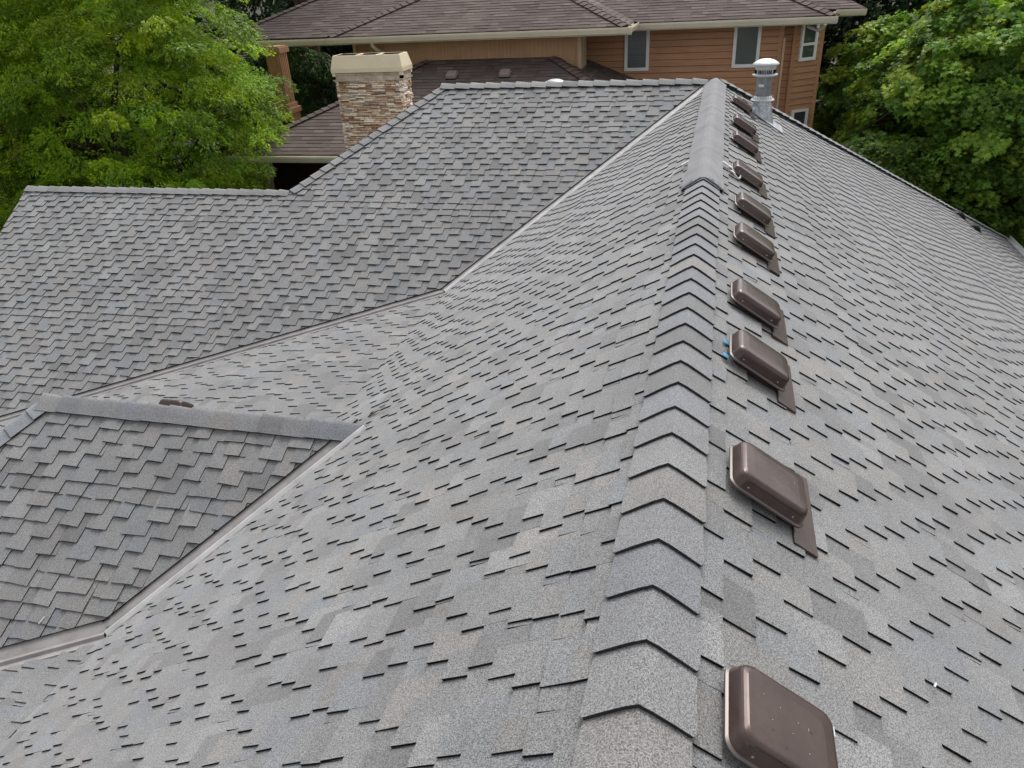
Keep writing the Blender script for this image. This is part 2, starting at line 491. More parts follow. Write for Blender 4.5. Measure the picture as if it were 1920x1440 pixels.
# wing slope facing the camera (concave outline: two pieces)
MO = Vector((0, D, 0)); vM = down(N_M)
H0 = Vector((-X1, D, 0)); H1 = Vector((HX, HY, HZ))
hd = (H1 - H0).normalized(); hn = Vector((-hd.y, hd.x, 0)) ; hn = hn if hn.dot(Vector((1, -1, 0))) > 0 else -hn
ms = [shake_mesh(MO, VX, vM, N_M, HX, .1, 0, 6.6, [(H0, hn), (A0 + upM0 * VO, upM0), (A1 + upM1 * VO, upM1), (Vector((HX, 0, 0)), VX)], E=.121, ws=1.02, phase=.3)]
rk = (Vector((-10.40, 8.93, 0)) - Vector((LX, HY, 0))).normalized(); rn = Vector((-rk.y, rk.x, 0)); rn = rn if rn.x > 0 else -rn
ms.append(shake_mesh(MO, VX, vM, N_M, LX - .2, HX, 2.5, 9.0, [(Vector((0, HY, 0)), -VY), (Vector((HX, 0, 0)), -VX), (Vector((LX, HY, 0)), rn), (A1 + upM1 * VO, upM1)], E=.121, ws=1.02, phase=.3))
link('roof_slope', join_meshes(ms, 'wing_slope'), house)

# dormer, front slope and hidden slopes
hipD = nrm(1, -.7, 0)
me = shake_mesh((0, YD, ZD), VX, down(N_D), N_D, -9, XD + .1, 0, 4.6, [(Vector((XE, YD, 0)), hipD), (B0 + upD0 * VOD, upD0), (B1 + upD1 * VOD, upD1)], E=.122, ws=1.04, phase=.6)
link('roof_slope', me, house)
ms = [shake_mesh((0, YD, ZD), -VX, down(N_DB), N_DB, 2.3, 6.2, 0, 1.2, [(Vector((XE, YD, 0)), nrm(1, TDB / 1.05, 0)), (Vector((XD, YD, 0)), nrm(-1, -TA / TDB * 0, 0))], phase=.2)]
NDE = nrm(-1.05, 0, 1)
ms.append(shake_mesh((XE, 0, ZD), -VY, down(NDE), NDE, -5.4, 0, 0, 1.0, [(Vector((XE, YD, 0)), -hipD), (Vector((XE, YD, 0)), nrm(-1, -TDB / 1.05, 0))], phase=.2))
link('roof_slope', join_meshes(ms, 'dormer_hidden_slopes'), house)
# rear slopes
NB = nrm(0, TR, 1); NE = nrm(-.657, 0, 1); NLB = nrm(0, TM, 1)
ms = [shake_mesh((0, D, 0), -VX, down(NB), NB, -EAVE - .3, X1 + 4.6, 0, 7.8, [(Vector((0, D, 0)), nrm(-1, 1, 0)), (Vector((-X1, D, 0)), nrm(1, .657 / TR, 0))])]
ms.append(shake_mesh((-X1, 0, 0), -VY, down(NE), NE, -D - 4, -HY, 0, 4, [(H0, -hn), (Vector((-X1, D, 0)), nrm(-1, -.657 / TR, 0)), (Vector((0, HY, 0)), VY)]))
ms.append(shake_mesh((0, HY, HZ), -VX, down(NLB), NLB, -HX, -LX, 0, 3, [(H1, nrm(-1, 0, 0))]))
link('roof_slope', join_meshes(ms, 'rear_slopes'), house)

# ridge and hip caps
mb = MB(); caps(mb, (0, 1.2383 - .203 * 3, 0), (0, 6.42, 0), N_L, N_R, w=.146, butt=.009, lift=.022, pal=CAPS); mb.build('ridge_cap', [M['shingle'], M['cap_edge']], house)
mb = MB(); caps(mb, (-X1 - .03, D, .0), (-.13, D, 0), N_M, NB, w=.125, expo=.245, butt=.020, lift=.022); mb.build('ridge_cap', [M['shingle'], M['cap_edge']], house)
mb = MB(); caps(mb, (LX + .02, HY, HZ), (HX - .02, HY, HZ), N_M, NLB, w=.115, expo=.215, butt=.015, lift=.020); mb.build('ridge_cap', [M['shingle'], M['cap_edge']], house)
mb = MB(); caps(mb, H1, H0, N_M, NE, w=.13, expo=.19, butt=.012, lift=.02); mb.build('hip_cap', [M['shingle'], M['cap_edge']], house)
mb = MB(); caps(mb, (XE - .05, YD, ZD), (XD + .05, YD, ZD), N_D, N_DB, w=.15, expo=.215, butt=.012, lift=.02, pal=CAPS); mb.build('ridge_cap', [M['shingle'], M['cap_edge']], house)
e = 1.6; hz = e * .7 * TG * 1.0
mb = MB(); caps(mb, (XE - .7 * e, YD - e, ZD - e * TG), (XE - .02, YD - .02, ZD - .01), N_D, nrm(-.76, 0, 1), w=.15, expo=.215, butt=.010, lift=.02, pal=[((.19, .205, .225), 1)]); mb.build('hip_cap', [M['shingle'], M['cap_edge']], house)
mb = MB(); caps(mb, (EAVE, D + EAVE, -EAVE * TR), (.05, D + .05, 0), N_R, NB, w=.13, expo=.19, butt=.014, lift=.026); mb.build('hip_cap', [M['shingle'], M['cap_edge']], house)

# membrane over the far end of the main ridge
mb = MB(); y0 = 6.38; seg = 60; rows = []
for i in range(seg + 1):
    y = y0 + (D + .05 - y0) * i / seg
    k = (y - y0) % 1.13 / 1.13
    h = .050 - .012 * k + rng.uniform(-.0012, .0012)
    w = .158 + rng.uniform(-.003, .003) + (.012 if i < 4 else 0)
    r = []
    for t in (-1.02, -1, -.6, -.2, -.08, 0, .08, .2, .6, 1, 1.02):
        n, dr = (N_L, vL) if t < 0 else (N_R, down(N_R))
        n2 = Vector((0, 0, 1)) if abs(t) < .05 else (n + Vector((0, 0, .6))).normalized() if abs(t) < .1 else n
        hh = h - (.045 if abs(t) > 1.01 else 0) - .006 * max(0, 1 - abs(t) / .2)
        fr = (.05 * abs(t) ** 2 * -1 + rng.uniform(-.012, .012)) if i == 0 else 0
        r.append(dr * (abs(t) * w) + n2 * hh + Vector((0, y + fr, 0)))
    rows.append(r)
n = 11
vs = [v for r in rows for v in r]
mb.add(vs, [(i * n + j, i * n + j + 1, (i + 1) * n + j + 1, (i + 1) * n + j) for i in range(seg) for j in range(n - 1)], 0, False)
fr = rows[0]; lo = [v - Vector((0, 0, .014)) for v in fr]
mb.add(fr + lo, [(j, n + j, n + j + 1, j + 1) for j in range(n - 1)], 0)
for sx in (-1, 1):                    # frayed fibres at the near end
    for k in range(12):
        t = rng.uniform(.25, 1.0); n_, dr = (N_L, vL) if sx < 0 else (N_R, down(N_R))
        p = dr * (t * .165) + n_ * .052 + Vector((0, y0 - .03 * t * t, 0))
        q = p + Vector((-.5 * sx * rng.uniform(-.02, .06), rng.uniform(.03, .10), .003))
        mb.tube([p + n_ * .004, (p + q) / 2 + n_ * .008, q + n_ * .003], .0014, 4, 0)
mb.build('ridge_membrane', [M['membrane'], M['edge']], house)

# valley flashings: painted strip, folded rib, thin return under the uphill shingles
def flashing(pts, n_list, up_list, upo_list, light, VO=VO):
    mb = MB()
    for k in range(len(pts) - 1):
        p, q, n, u, uo = pts[k], pts[k + 1], n_list[k], up_list[k], upo_list[k]
        no = upo_n[k]
        steps = 14
        for i in range(steps):
            a = p.lerp(q, i / steps); b = p.lerp(q, (i + 1) / steps)
            wob = lambda x: x
            prof = [(uo, VO + .04, no, .004), (uo, .05, no, .008), (uo, .004, no, .008), (u, .004, n, .010), (u, .018, n, .013), (u, .026, n, .036), (u, .052, n, .036), (u, .062, n, .013), (u, VW + .012, n, .016), (u, VW + .016, n, .002)]
            A = [a + d_ * w_ + n_ * h_ for d_, w_, n_, h_ in prof]; B = [b + d_ * w_ + n_ * h_ for d_, w_, n_, h_ in prof]
            mb.add([a + uo * (VO + .003) + no * .004, b + uo * (VO + .003) + no * .004, b + uo * (VO + .001) + no * .0235, a + uo * (VO + .001) + no * .0235], [(0, 1, 2, 3)], 2)
            m_ = len(prof)
            for j in range(m_ - 1):
                lightrib = light[k] and j in (5, 6)
                mb.add([A[j], B[j], B[j + 1], A[j + 1]], [(0, 1, 2, 3)], 1 if lightrib else 0)
    return mb.build('valley_flashing', [M['flashing'], M['flashing_light'], M['edge']], house)
upo_n = [N_M, N_M]
flashing([A0 + (A1 - A0) * .02, A1, A2], [N_L, N_L2], [upL0, upL1], [upM0, upM1], [True, False])
upo_n = [N_D, N_D]
flashing([B0, B1, B2], [N_L, N_L2], [upB0, upB1], [upD0, upD1], [True, False], VOD)

# walls and eave gutter of the house
mb = MB()
mb.box((1.6, 7.5, -5.5), (9.2, 20.5, 2.0))
mb.box((-3.0, 10.3, -4.7), (5.2, 3.6, 3.6))
mb.box((-8.2, 10.0, -4.4), (4.2, 3.0, 4.2))
mb.build('wall', M['concrete'], house)
mb = MB()
zE = -EAVE * TR
gp = [(0, 0), (.13, .0), (.14, -.03), (.11, -.10), (.02, -.12), (0, -.12), (-.012, -.12), (-.012, .01)]
gp = [(0.0, 0.012), (0.012, 0.012), (0.012, -0.10), (.10, -.10), (.125, -.03), (.125, .012), (.140, .012), (.140, -.035), (.112, -.115), (0.0, -.115)]
mb.ext(gp, [((EAVE + .01, -2, zE + .025), VX, Vector((0, 0, 1))), ((EAVE + .01, D + EAVE + .1, zE + .025), VX, Vector((0, 0, 1)))])
for k in range(14): mb.box((EAVE + .075, D + EAVE - .6 - 1.2 * k, zE), (.13, .03, .012))
mb.build('gutter', M['white_gutter'], house)

# ------------------------------------------------------------------ roof vents on the house
def hood_rings(w, l, hh, base, seg=7):
    """rounded rectangular pan: list of rings of (x,y,z); x along the ridge, y down the slope"""
    def rr(hx, hy, r, z):
        pts = []
        for cx, cy, a0 in ((hx - r, hy - r, 0), (-hx + r, hy - r, 90), (-hx + r, -hy + r, 180), (hx - r, -hy + r, 270)):
            for k in range(seg + 1):
                t = math.radians(a0 + 90 * k / seg)
                pts.append((cx + r * math.cos(t), cy + r * math.sin(t), z))
        return pts
    hx, hy = w / 2, l / 2
    rings = [rr(hx - .004, hy - .004, .038, base - .004), rr(hx + .003, hy + .003, .042, base - .004), rr(hx + .004, hy + .004, .042, base + .003), rr(hx - .003, hy - .003, .040, base + .007)]
    top = base + hh
    rings.append(rr(hx - .008, hy - .008, .038, base + hh * .45))
    for k in range(1, 7):
        t = math.radians(90 * k / 6)
        ins = .010 + .022 * (1 - math.cos(t)); z = base + hh * .52 + hh * .48 * math.sin(t)
        rings.append(rr(hx - ins, hy - ins, .036, z))
    rings.append(rr(hx - .060, hy - .060, .025, top + .002))
    rings.append(rr(hx - .10, hy - .11, .012, top + .0028))
    return rings

def make_vent(P, U, V, N, w=.262, l=.325, base=.038, hh=.072, seed=0, plate=True, label=None, flip=1, scr=False, flange=True):
    """U along the ridge (away from the camera), V down the slope; P centre of the hood on the roof plane"""
    r_ = random.Random(seed)
    T = lambda x, y, z: P + U * x + V * y + N * z
    mb = MB()
    rings = hood_rings(w, l, hh, base)
    n = len(rings[0]); vs = [T(*p) for r in rings for p in r]
    for i in range(len(rings) - 1):
        mi = 1 if i in (0, 1, 2) else 0
        mb.add(vs, [(i * n + k, i * n + (k + 1) % n, (i + 1) * n + (k + 1) % n, (i + 1) * n + k) for k in range(n)], mi, True)
    L0 = (len(rings) - 1) * n
    mb.add(vs, [tuple(range(L0, L0 + n))], 0, True)
    if scr:
        for k in range(16):
            x, y = r_.gauss(-.03, .06), r_.gauss(.0, .09)
            if abs(x) > .085 or abs(y) > .11: continue
            a = r_.uniform(0, 3.14); ln = r_.choice([.002, .002, .003, .003, .010])
            c = T(x, y, base + hh + .0042); dx = U * math.cos(a) + V * math.sin(a); dy = N.cross(dx)
            mb.box(c, (ln, .0007 if ln > .005 else .0016, .0004), 3 if r_.random() < .75 else 2, axes=(dx, dy, N))
    # screws on the side that faces along the ridge
    for sy in (-.10, .10):
        for sx in (-1, 1):
            c = T(sx * (w / 2 - .009), sy, base + .022)
            mb.box(c, (.006, .006, .006), 4, axes=(U, V, N))
    hood_me = mb.mesh('vent_hood', [M['vent'], M['vent_rim'], M['dark'], M['scratch'], M['screw']])
    # flange: a stepped plate, partly covered by shingles on the near side
    mb = MB()
    x0, x1 = -w / 2 - .06, w / 2 + .155
    if not flange: x1 = w / 2 - .02; x0 = -w / 2 + .03
    ymax = l / 2 + .085 if flange else l / 2 - .04
    out = [(-w / 2 + .05, -.10), (-w / 2 + .045, .02), (-w / 2 + .035, ymax - .105), (x0, ymax - .105), (x0, ymax), (x1, ymax), (x1, ymax - .05), (w / 2 - .03, l / 2 - .07)] if plate else [(x0, -.1), (x0, ymax), (x1, ymax), (x1, -.1)]
    top = [T(x, y, .0275) for x, y in out]; bot = [T(x, y, .010) for x, y in out]
    m_ = len(out)
    mb.add(top, [tuple(range(m_))], 0)
    mb.add(top + bot, [(i, (i + 1) % m_, m_ + (i + 1) % m_, m_ + i) for i in range(m_)], 0)
    for (x, y) in ((x1 - .11, ymax - .045),):
        pts = [T(x + .008 * math.cos(t), y + .010 * math.sin(t), .0285) for t in [k * math.pi / 4 for k in range(8)]]
        mb.add(pts, [tuple(range(8))], 1)
    # throat beneath the hood
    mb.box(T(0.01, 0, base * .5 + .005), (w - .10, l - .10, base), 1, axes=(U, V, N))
    o = mb.build('roof_vent', [M['vent'], M['dark']], house, label)
    h = link('vent_hood', hood_me, o)
    h.location = (0, 0, 0)
    return o, T

vR = down(N_R)
def onR(y, s): return Vector((0, y, 0)) + vR * s
rows = [(1.262, .238, 'brown roof vent nearest the camera with scratched dull top'), (2.37, .25, None), (3.40, .245, 'brown roof vent with blue tape under its ridge side rim'), (4.16, .256, None), (5.29, .276, None),
        (6.13, .29, None), (7.23, .266, None), (8.62, .262, None), (9.62, .268, None), (11.15, .266, 'brown roof vent next to the steel flue, farthest on the ridge')]
for k, (y, s, lab) in enumerate(rows):
    P = onR(y + .128, s + .148)
    o, T = make_vent(P, VY, vR, N_R, w=.272, seed=k + 1, label=lab, scr=(k in (0, 1)), flange=(k > 0), base=.048 + .003 * (k % 3), hh=.060 + .003 * ((k * 7) % 3))
    if k == 2:
        for x in (-.105, .045):
            mb = MB(); mb.box(T(x, -.172, .034), (.035, .03, .004), 0, axes=(VY, vR, N_R))
            t = mb.build('blue_tape', M['tape'], o); t.location = (0, 0, 0)
    if k == 0:
        mb = MB(); mb.box(T(.10, .168, .062), (.03, .012, .03), 0, axes=(VY, vR, N_R))
        mb.box(T(.075, .17, .045), (.006, .006, .02), 0, axes=(VY, vR, N_R))
        t = mb.build('sticker', M['white'], o); t.location = (0, 0, 0)
# vent whose top shows behind the dormer ridge
make_vent(Vector((-4.50, 4.93, ZD - .39 * TDB + .02)) , VX, down(N_DB), N_DB, w=.26, l=.24, base=.05, hh=.075, seed=40, label='brown roof vent mostly hidden behind the dormer ridge')

# two low dark exhaust vents near the far hip
for (y, s) in ((16.84, 5.83), (16.45, 6.08)):
    P = onR(y, s); mb = MB()
    sec = [(-.02, .0), (.03, .05), (.09, .08), (.17, .07), (.23, .02)]
    vs = []
    for sx, hw in ((-1, 1), (1, 1)):
        for a, h in sec: vs.append(P + VY * (sx * (.085 if a < .2 else .05)) + vR * a + N_R * (h + .015))
    bs = [P + VY * (sx * .10) + vR * a + N_R * .018 for sx in (-1, 1) for a in (-.03, .24)]
    mm = len(sec)
    mb.add(vs, [(i, i + 1, mm + i + 1, mm + i) for i in range(mm - 1)] + [tuple(range(mm))[::-1], tuple(range(mm, 2 * mm))])
    mb.add(vs + bs, [(0, 10, 12, 5), (4, 9, 13, 11)])
    mb.add([P + VY * x + vR * a + N_R * .024 for x, a in ((-.12, -.06), (.12, -.06), (.12, .28), (-.12, .28))], [(0, 1, 2, 3)])
    mb.build('exhaust_vent', mat('dark_vent_plastic', (.045, .045, .05), .5), house)

# flue
FX, FY = .665, 11.8
zr = -FX * TR
mb = MB()
mb.lathe((FX, FY, 0), [(.105, -.42), (.105, .12)], 28)
pipe = mb.build('flue_pipe', M['galv_dark'], house)
mb = MB()
ring = []
seg = 32
prof = [(.185, None), (.165, -.50 + .0), (.115, -.20), (.108, -.195)]
vs = []
for k in range(seg):
    t = 2 * math.pi * k / seg; x, y = .172 * math.cos(t), .172 * math.sin(t)
    vs.append(Vector((FX + x + .01, FY + y, -(FX + x + .01) * TR + .02)))
for r, z in ((.150, -.36), (.128, -.25), (.112, -.19)):
    for k in range(seg):
        t = 2 * math.pi * k / seg; vs.append(Vector((FX + r * math.cos(t) - (.15 - r) * 0, FY + r * math.sin(t), z)))
mb.add(vs, [(i * seg + k, i * seg + (k + 1) % seg, (i + 1) * seg + (k + 1) % seg, (i + 1) * seg + k) for i in range(3) for k in range(seg)], 0, True)
# base plate of the cone, cut lead corner showing
mb.add([Vector((0, FY + dy, 0)) + vR * s + N_R * .027 for dy, s in ((-.30, .55), (-.26, 1.16), (.28, 1.16), (.28, .55))], [(0, 1, 2, 3)], 0)
c = mb.build('flue_cone', M['galv'], pipe)
mb = MB()
n = 36; vs = []
for k in range(n * 2):
    t = math.pi * k / n; r = .166 if k % 2 else .160
    vs.append(Vector((FX + r * math.cos(t), FY + r * math.sin(t), -.195 - (.008 if k % 2 else 0))))
for k in range(n * 2):
    t = math.pi * k / n; vs.append(Vector((FX + .108 * math.cos(t), FY + .108 * math.sin(t), -.145)))
mb.add(vs, [(k, (k + 1) % (2 * n), 2 * n + (k + 1) % (2 * n), 2 * n + k) for k in range(2 * n)], 0)
mb.lathe((FX, FY, 0), [(.160, -.196), (.130, -.21), (.108, -.20)], 28)
for k in range(24):
    t = 2 * math.pi * k / 24; mb.box((FX + .140 * math.cos(t), FY + .140 * math.sin(t), -.158), (.006, .006, .03), 1)
mb.build('storm_collar', [M['cap_metal'], M['galv_dark']], pipe)
mb = MB()
mb.lathe((FX, FY, 0), [(.0, .338), (.06, .334), (.11, .318), (.15, .296), (.178, .274), (.180, .262), (.150, .262), (.0, .258)], 32)
mb.lathe((FX, FY, 0), [(.108, .10), (.150, .118), (.172, .128), (.174, .136), (.135, .150), (.130, .150)], 32)
mb.lathe((FX, FY, 0), [(.132, .145), (.138, .200), (.150, .262)], 32)
mb.lathe((FX, FY, 0), [(.110, .10), (.110, .262)], 24, 1)
for k in range(36):
    if k % 9 == 4: continue
    t = 2 * math.pi * k / 36
    mb.box((FX + .1405 * math.cos(t), FY + .1405 * math.sin(t), .178), (.012, .010, .046), 1, rot=Matrix.Rotation(t, 3, 'Z'))
mb.build('flue_cap', [M['cap_metal'], M['dark']], pipe)
mb = MB(); t = math.radians(-112)
mb.box((FX + .106 * math.cos(t), FY + .106 * math.sin(t), .0), (.012, .075, .035), 0, rot=Matrix.Rotation(t, 3, 'Z'))
mb.build('sticker', M['white'], pipe)

# domed skylight behind the wing ridge
mb = MB()
mb.lathe((-2.62, 13.35, -.60), [(.0, .54), (.08, .535), (.17, .50), (.25, .42), (.28, .33), (.29, .0)], 28)
mb.build('tubular_skylight', mat('frosted_dome', (.42, .45, .46), .3, spec=.6), house)

# cable anchors over the ridge
cable = thing('safety_cable', 'looped white cable tied across the ridge where the smooth membrane begins', 'cable', (0, 7.3, 0))
mb = MB()
mb.box(onR(7.30, .20) + N_R * .045, (.04, .10, .012), 0, axes=(VY, vR, N_R))
mb.build('clip', M['white'], cable)
mb = MB()
mb.box(Vector((0, 7.30, 0)) + vL * .19 + N_L * .045, (.04, .07, .012), 0, axes=(VY, vL, N_L))
mb.build('clip', M['white'], cable)
mb = MB()
c = onR(7.20, .30) + N_R * .04
mb.tube([c + VY * (.075 * math.cos(t)) + vR * (.05 * math.sin(t)) + N_R * (.01 * math.sin(2 * t)) for t in [k * 2 * math.pi / 20 for k in range(21)]], .009, 6)
mb.build('cord', M['white'], cable); mb = MB()
c = Vector((0, 7.26, 0)) + vL * .25 + N_L * .035
mb.tube([c, c + vL * .05 - VY * .04, c + vL * .10 - VY * .12], .006, 6)
mb.build('cord', M['white'], cable)

# bits lying on the roof
mb = MB()
P = Vector((-2.36, 4.74, -2.36 * TA))
for k in range(9):
    q = P + vL * rng.uniform(-.10, .10) - VY * rng.uniform(-.05, .05) + N_L * .03
    mb.box(q, (rng.uniform(.02, .06), rng.uniform(.01, .03), .004), 0, axes=(vL, VY, N_L))
tag(mb.build('leaf_debris', M['leafdebris']), 'small dark clump of dead leaves beside the end of the dormer ridge', 'leaf debris')
mb = MB(); P = Vector((-4.34, 2.96, ZD - (YD - 2.96) * TG)) + N_D * .026
vD = down(N_D)
mb.box(P, (.06, .006, .004), 0, axes=((VX * .35 - vD).normalized(), N_D.cross((VX * .35 - vD).normalized()), N_D))
tag(mb.build('wood_splinter', M['white']), 'thin white splinter lying on the small dormer roof', 'splinter')
mb = MB(); P = onR(2.02, 1.10) + N_R * .026
mb.box(P, (.03, .006, .004), 0, axes=((VY + vR * .6).normalized(), N_R.cross((VY + vR * .6).normalized()), N_R))
tag(mb.build('paper_scrap', M['white']), 'tiny white paper scrap lying on the right roof slope', 'scrap')

# ------------------------------------------------------------------ neighbouring house
nb = thing('brown_house', 'neighbouring brown house with brown shingle hip roofs, cream gutters and a stone chimney', 'house', (-3, 20, -6.5))
S = .4
NF = nrm(0, -S, 1); NSR = nrm(S, 0, 1); NSL = nrm(-S, 0, 1)
sl = math.hypot(1, S)
def front_plane(xa, xb, y, z, run, planes):
    return laminate_mesh((0, y, z), VX, down(NF), NF, xa, xb, -run * sl, .02, planes)
def add_slope(meshes, name='roof_slope'):
    return link(name, join_meshes(meshes, name), nb)
# middle bay
Y1, Z1, XA, XB = 18.93, .325, -9.45, -2.08
d45 = nrm(1, 1, 0)
rs = add_slope([front_plane(XA, XB, Y1, Z1, 4.2, [(Vector((XA, Y1, 0)), nrm(1, -1, 0)), (Vector((XB, Y1, 0)), nrm(-1, -1, 0))])])
# right returning slope of the bay and the long slope right of it
Y2, Z2, XR = 20.43, .29, 2.50
add_slope([laminate_mesh((XB, 0, Z1), VY, down(NSR), NSR, Y1, 25, -4.5, .02, [(Vector((XB, Y1, 0)), nrm(1, 1, 0)), (Vector((XB, Y2 + .09, 0)), nrm(-1, -1, 0))]),
           front_plane(-8, XR, Y2, Z2, 4.0, [(Vector((XB, Y2 + .09, 0)), nrm(1, 1, 0)), (Vector((XR, Y2, 0)), nrm(-1, -1, 0))])])
Y3, Z3 = 23.0, .27
add_slope([laminate_mesh((XR, 0, Z2), VY, down(NSR), NSR, Y2, 27, -4.5, .02, [(Vector((XR, Y2, 0)), nrm(1, 1, 0)), (Vector((XR, Y3 + .05, 0)), nrm(-1, -1, 0))]),
           front_plane(-3, 4.9, Y3, Z3, 3.0, [(Vector((XR, Y3 + .05, 0)), nrm(1, 1, 0)), (Vector((3.5, Y3, 0)), nrm(-1, -.8, 0))])])
# left section
Y0, Z0, XL = 19.95, .27, -13.4
add_slope([laminate_mesh((XA, 0, Z1), -VY, down(NSL), NSL, -25, -Y1, -4.5, .02, [(Vector((XA, Y1, 0)), nrm(-1, 1, 0)), (Vector((XA, Y0 + .1, 0)), nrm(1, -1, 0))]),
           front_plane(XL, -5, Y0, Z0, 4.5, [(Vector((XA, Y0 + .1, 0)), nrm(-1, 1, 0)), (Vector((XL, Y0, 0)), nrm(1, -1, 0))])])
# lower hip roof
YE, ZE = 15.72, -1.84
YW = 19.5
LTX0, LTX1 = -7.08, -3.93
lowt = (YW - YE)
XLL, XLR = LTX0 - lowt, LTX1 + lowt
lowp = [laminate_mesh((0, YE, ZE), VX, down(NF), NF, XLL, XLR, -lowt * sl, .02, [(Vector((LTX0, YW, 0)), nrm(1, -1, 0)), (Vector((LTX1, YW, 0)), nrm(-1, -1, 0))])]
ztop = ZE + S * lowt
lowp.append(laminate_mesh((LTX1, 0, ztop), VY, down(NSR), NSR, YE - .2, YW + 1.7, 0, lowt * sl, [(Vector((LTX1, YW, 0)), nrm(1, 1, 0)), (Vector((0, YW + 1.6, 0)), -VY)]))
lowp.append(laminate_mesh((LTX0, 0, ztop), -VY, down(NSL), NSL, -YW, -YE + .2, 0, lowt * sl, [(Vector((LTX0, YW, 0)), nrm(-1, 1, 0))]))
add_slope(lowp)
# brown hip caps
def bcap(P0, P1, n1, n2):
    mb = MB(); caps(mb, P0, P1, n1, n2, expo=.19, w=.15, pal=BROWN, butt=.016, lift=.02)
    mb.build('hip_cap', [M['brown_shingle'], M['brown_edge']], nb)
bcap((XA, Y1, Z1), (XA + 3.2, Y1 + 3.2, Z1 + 3.2 * S), NF, NSL)
bcap((XB, Y1, Z1), (XB - 3.2, Y1 + 3.2, Z1 + 3.2 * S), NF, NSR)
bcap((XR, Y2, Z2), (XR - 3, Y2 + 3, Z2 + 3 * S), NF, NSR)
bcap((XL, Y0, Z0), (XL + 3.5, Y0 + 3.5, Z0 + 3.5 * S), NF, NSL)
bcap((XLL, YE, ZE), (LTX0 - .05, YW - .05, ztop), NF, NSL)
bcap((XLR, YE, ZE), (LTX1 + .05, YW - .05, ztop), NF, NSR)
mb = MB()
mb.add([(-13, 26, 1.6), (3, 26, 1.6), (3, 30, 1.0), (-13, 30, 1.0)], [(0, 1, 2, 3)])
# gutters
gprof = [(.0, .0), (.012, 0), (.012, -.09), (.09, -.09), (.115, -.03), (.115, .004), (.130, .004), (.130, -.035), (.100, -.125), (0, -.125)]
def gutter(p, q, outward, prof=gprof):
    p, q = Vector(p), Vector(q); mb = MB()
    mb.ext(prof, [(p, outward, Vector((0, 0, 1))), (q, outward, Vector((0, 0, 1)))], 0)
    # fascia board behind
    o = outward * -.012
    c = (p + q) / 2 + o + Vector((0, 0, -.085)); dd = (q - p)
    mb.box(c, (dd.length, .02, .15), 0, axes=(dd.normalized(), outward, Vector((0, 0, 1))))
    return mb.build('gutter', M['gutter'], nb)
gutter((XA - .02, Y1 - .01, Z1 - .02), (XB + .12, Y1 - .01, Z1 - .02), -VY)
gutter((XB + .01, Y1, Z1 - .02), (XB + .01, Y2 - .14, Z1 - .02), VX)
gutter((XB + .02, Y2 - .01, Z2 - .02), (XR + .05, Y2 - .01, Z2 - .02), -VY)
gutter((XL, Y0 - .01, Z0 - .05), (XA - .03, Y0 - .01, Z0 - .05), -VY)
gutter((XR + .3, Y3 - .01, Z3 - .02), (3.52, Y3 - .01, Z3 - .02), -VY)
gutter((XLL, YE - .01, ZE - .02), (-7.80, YE - .01, ZE - .02), -VY)
# soffits
mb = MB()
mb.box((( -9.4 - 2.1) / 2, (Y1 + YW) / 2 + .3, .175), (7.2, 1.2, .02))
mb.box((.2, 21.3, .13), (4.5, 1.6, .02)); mb.box((-11.5, 21.2, .11), (3.9, 2.4, .02))
mb.box((2.9, 23.9, .1), (1.0, 1.6, .02))
mb.build('soffit', M['trim'], nb)
# tan panelled wall
mb = MB()
mb.box((-6.0, YW + .35, -1.2), (5.4 + .0, .7, 2.72)); mb.box((-8.93, YW + .75, -1.0), (.55, .7, 2.3))
x = -8.66
while x < -3.35:
    mb.box((x, YW - .004, -.9), (.014, .008, 2.1)); x += .10
mb.build('wall', M['tan_wall'], nb)
for c_, s_ in (((-3.255, YW + .34, -1.2), (.09, .76, 2.70)), ((-9.24, YW + .38, -1.0), (.09, .08, 2.3)), ((-8.63, YW + .38, -1.0), (.07, .09, 2.3))):
    mb = MB(); mb.box(c_, s_); mb.build('corner_board', M['beige'], nb)
mb = MB(); mb.box((-8.42, YW + .5, -1.0), (.3, .3, 2.3)); mb.build('recess_panel', M['porch'], nb)
# lap sided wall
YB = 21.1
def lap(xa, ya, xb, yb, z0, z1, expo=.152, name='wall'):
    mb = MB(); p, q = Vector((xa, ya, 0)), Vector((xb, yb, 0)); d = (q - p).normalized(); o = d.cross(Vector((0, 0, 1)))
    z = z0
    while z < z1:
        a, b = min(z + expo, z1), z
        vs = [p + o * .030 + Vector((0, 0, b)), q + o * .030 + Vector((0, 0, b)), q + o * .004 + Vector((0, 0, a)), p + o * .004 + Vector((0, 0, a)), p - o * .05 + Vector((0, 0, b)), q - o * .05 + Vector((0, 0, b))]
        mb.add(vs, [(0, 1, 2, 3)], 0); mb.add(vs, [(0, 4, 5, 1)], 1)  # lip underside coloured dark to strengthen the lap shadow
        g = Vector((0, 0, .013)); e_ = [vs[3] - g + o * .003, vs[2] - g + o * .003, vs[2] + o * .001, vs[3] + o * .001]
        mb.add(e_, [(0, 1, 2, 3)], 1)          # shadow line under the next board, painted as a dark strip
        z += expo
    return mb.build(name, [M['siding'], M['mortar_and_lap_shade']], nb)
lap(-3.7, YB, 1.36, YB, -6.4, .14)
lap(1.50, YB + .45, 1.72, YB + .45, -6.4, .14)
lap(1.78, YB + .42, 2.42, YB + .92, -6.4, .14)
mb = MB()
mb.box((1.41, YB + .0, -3.1), (.10, .06, 6.5)); mb.box((1.44, YB + .24, -3.1), (.05, .5, 6.5)); mb.box((1.76, YB + .41, -3.1), (.09, .09, 6.5)); mb.box((2.45, YB + .93, -3.1), (.08, .08, 6.5))
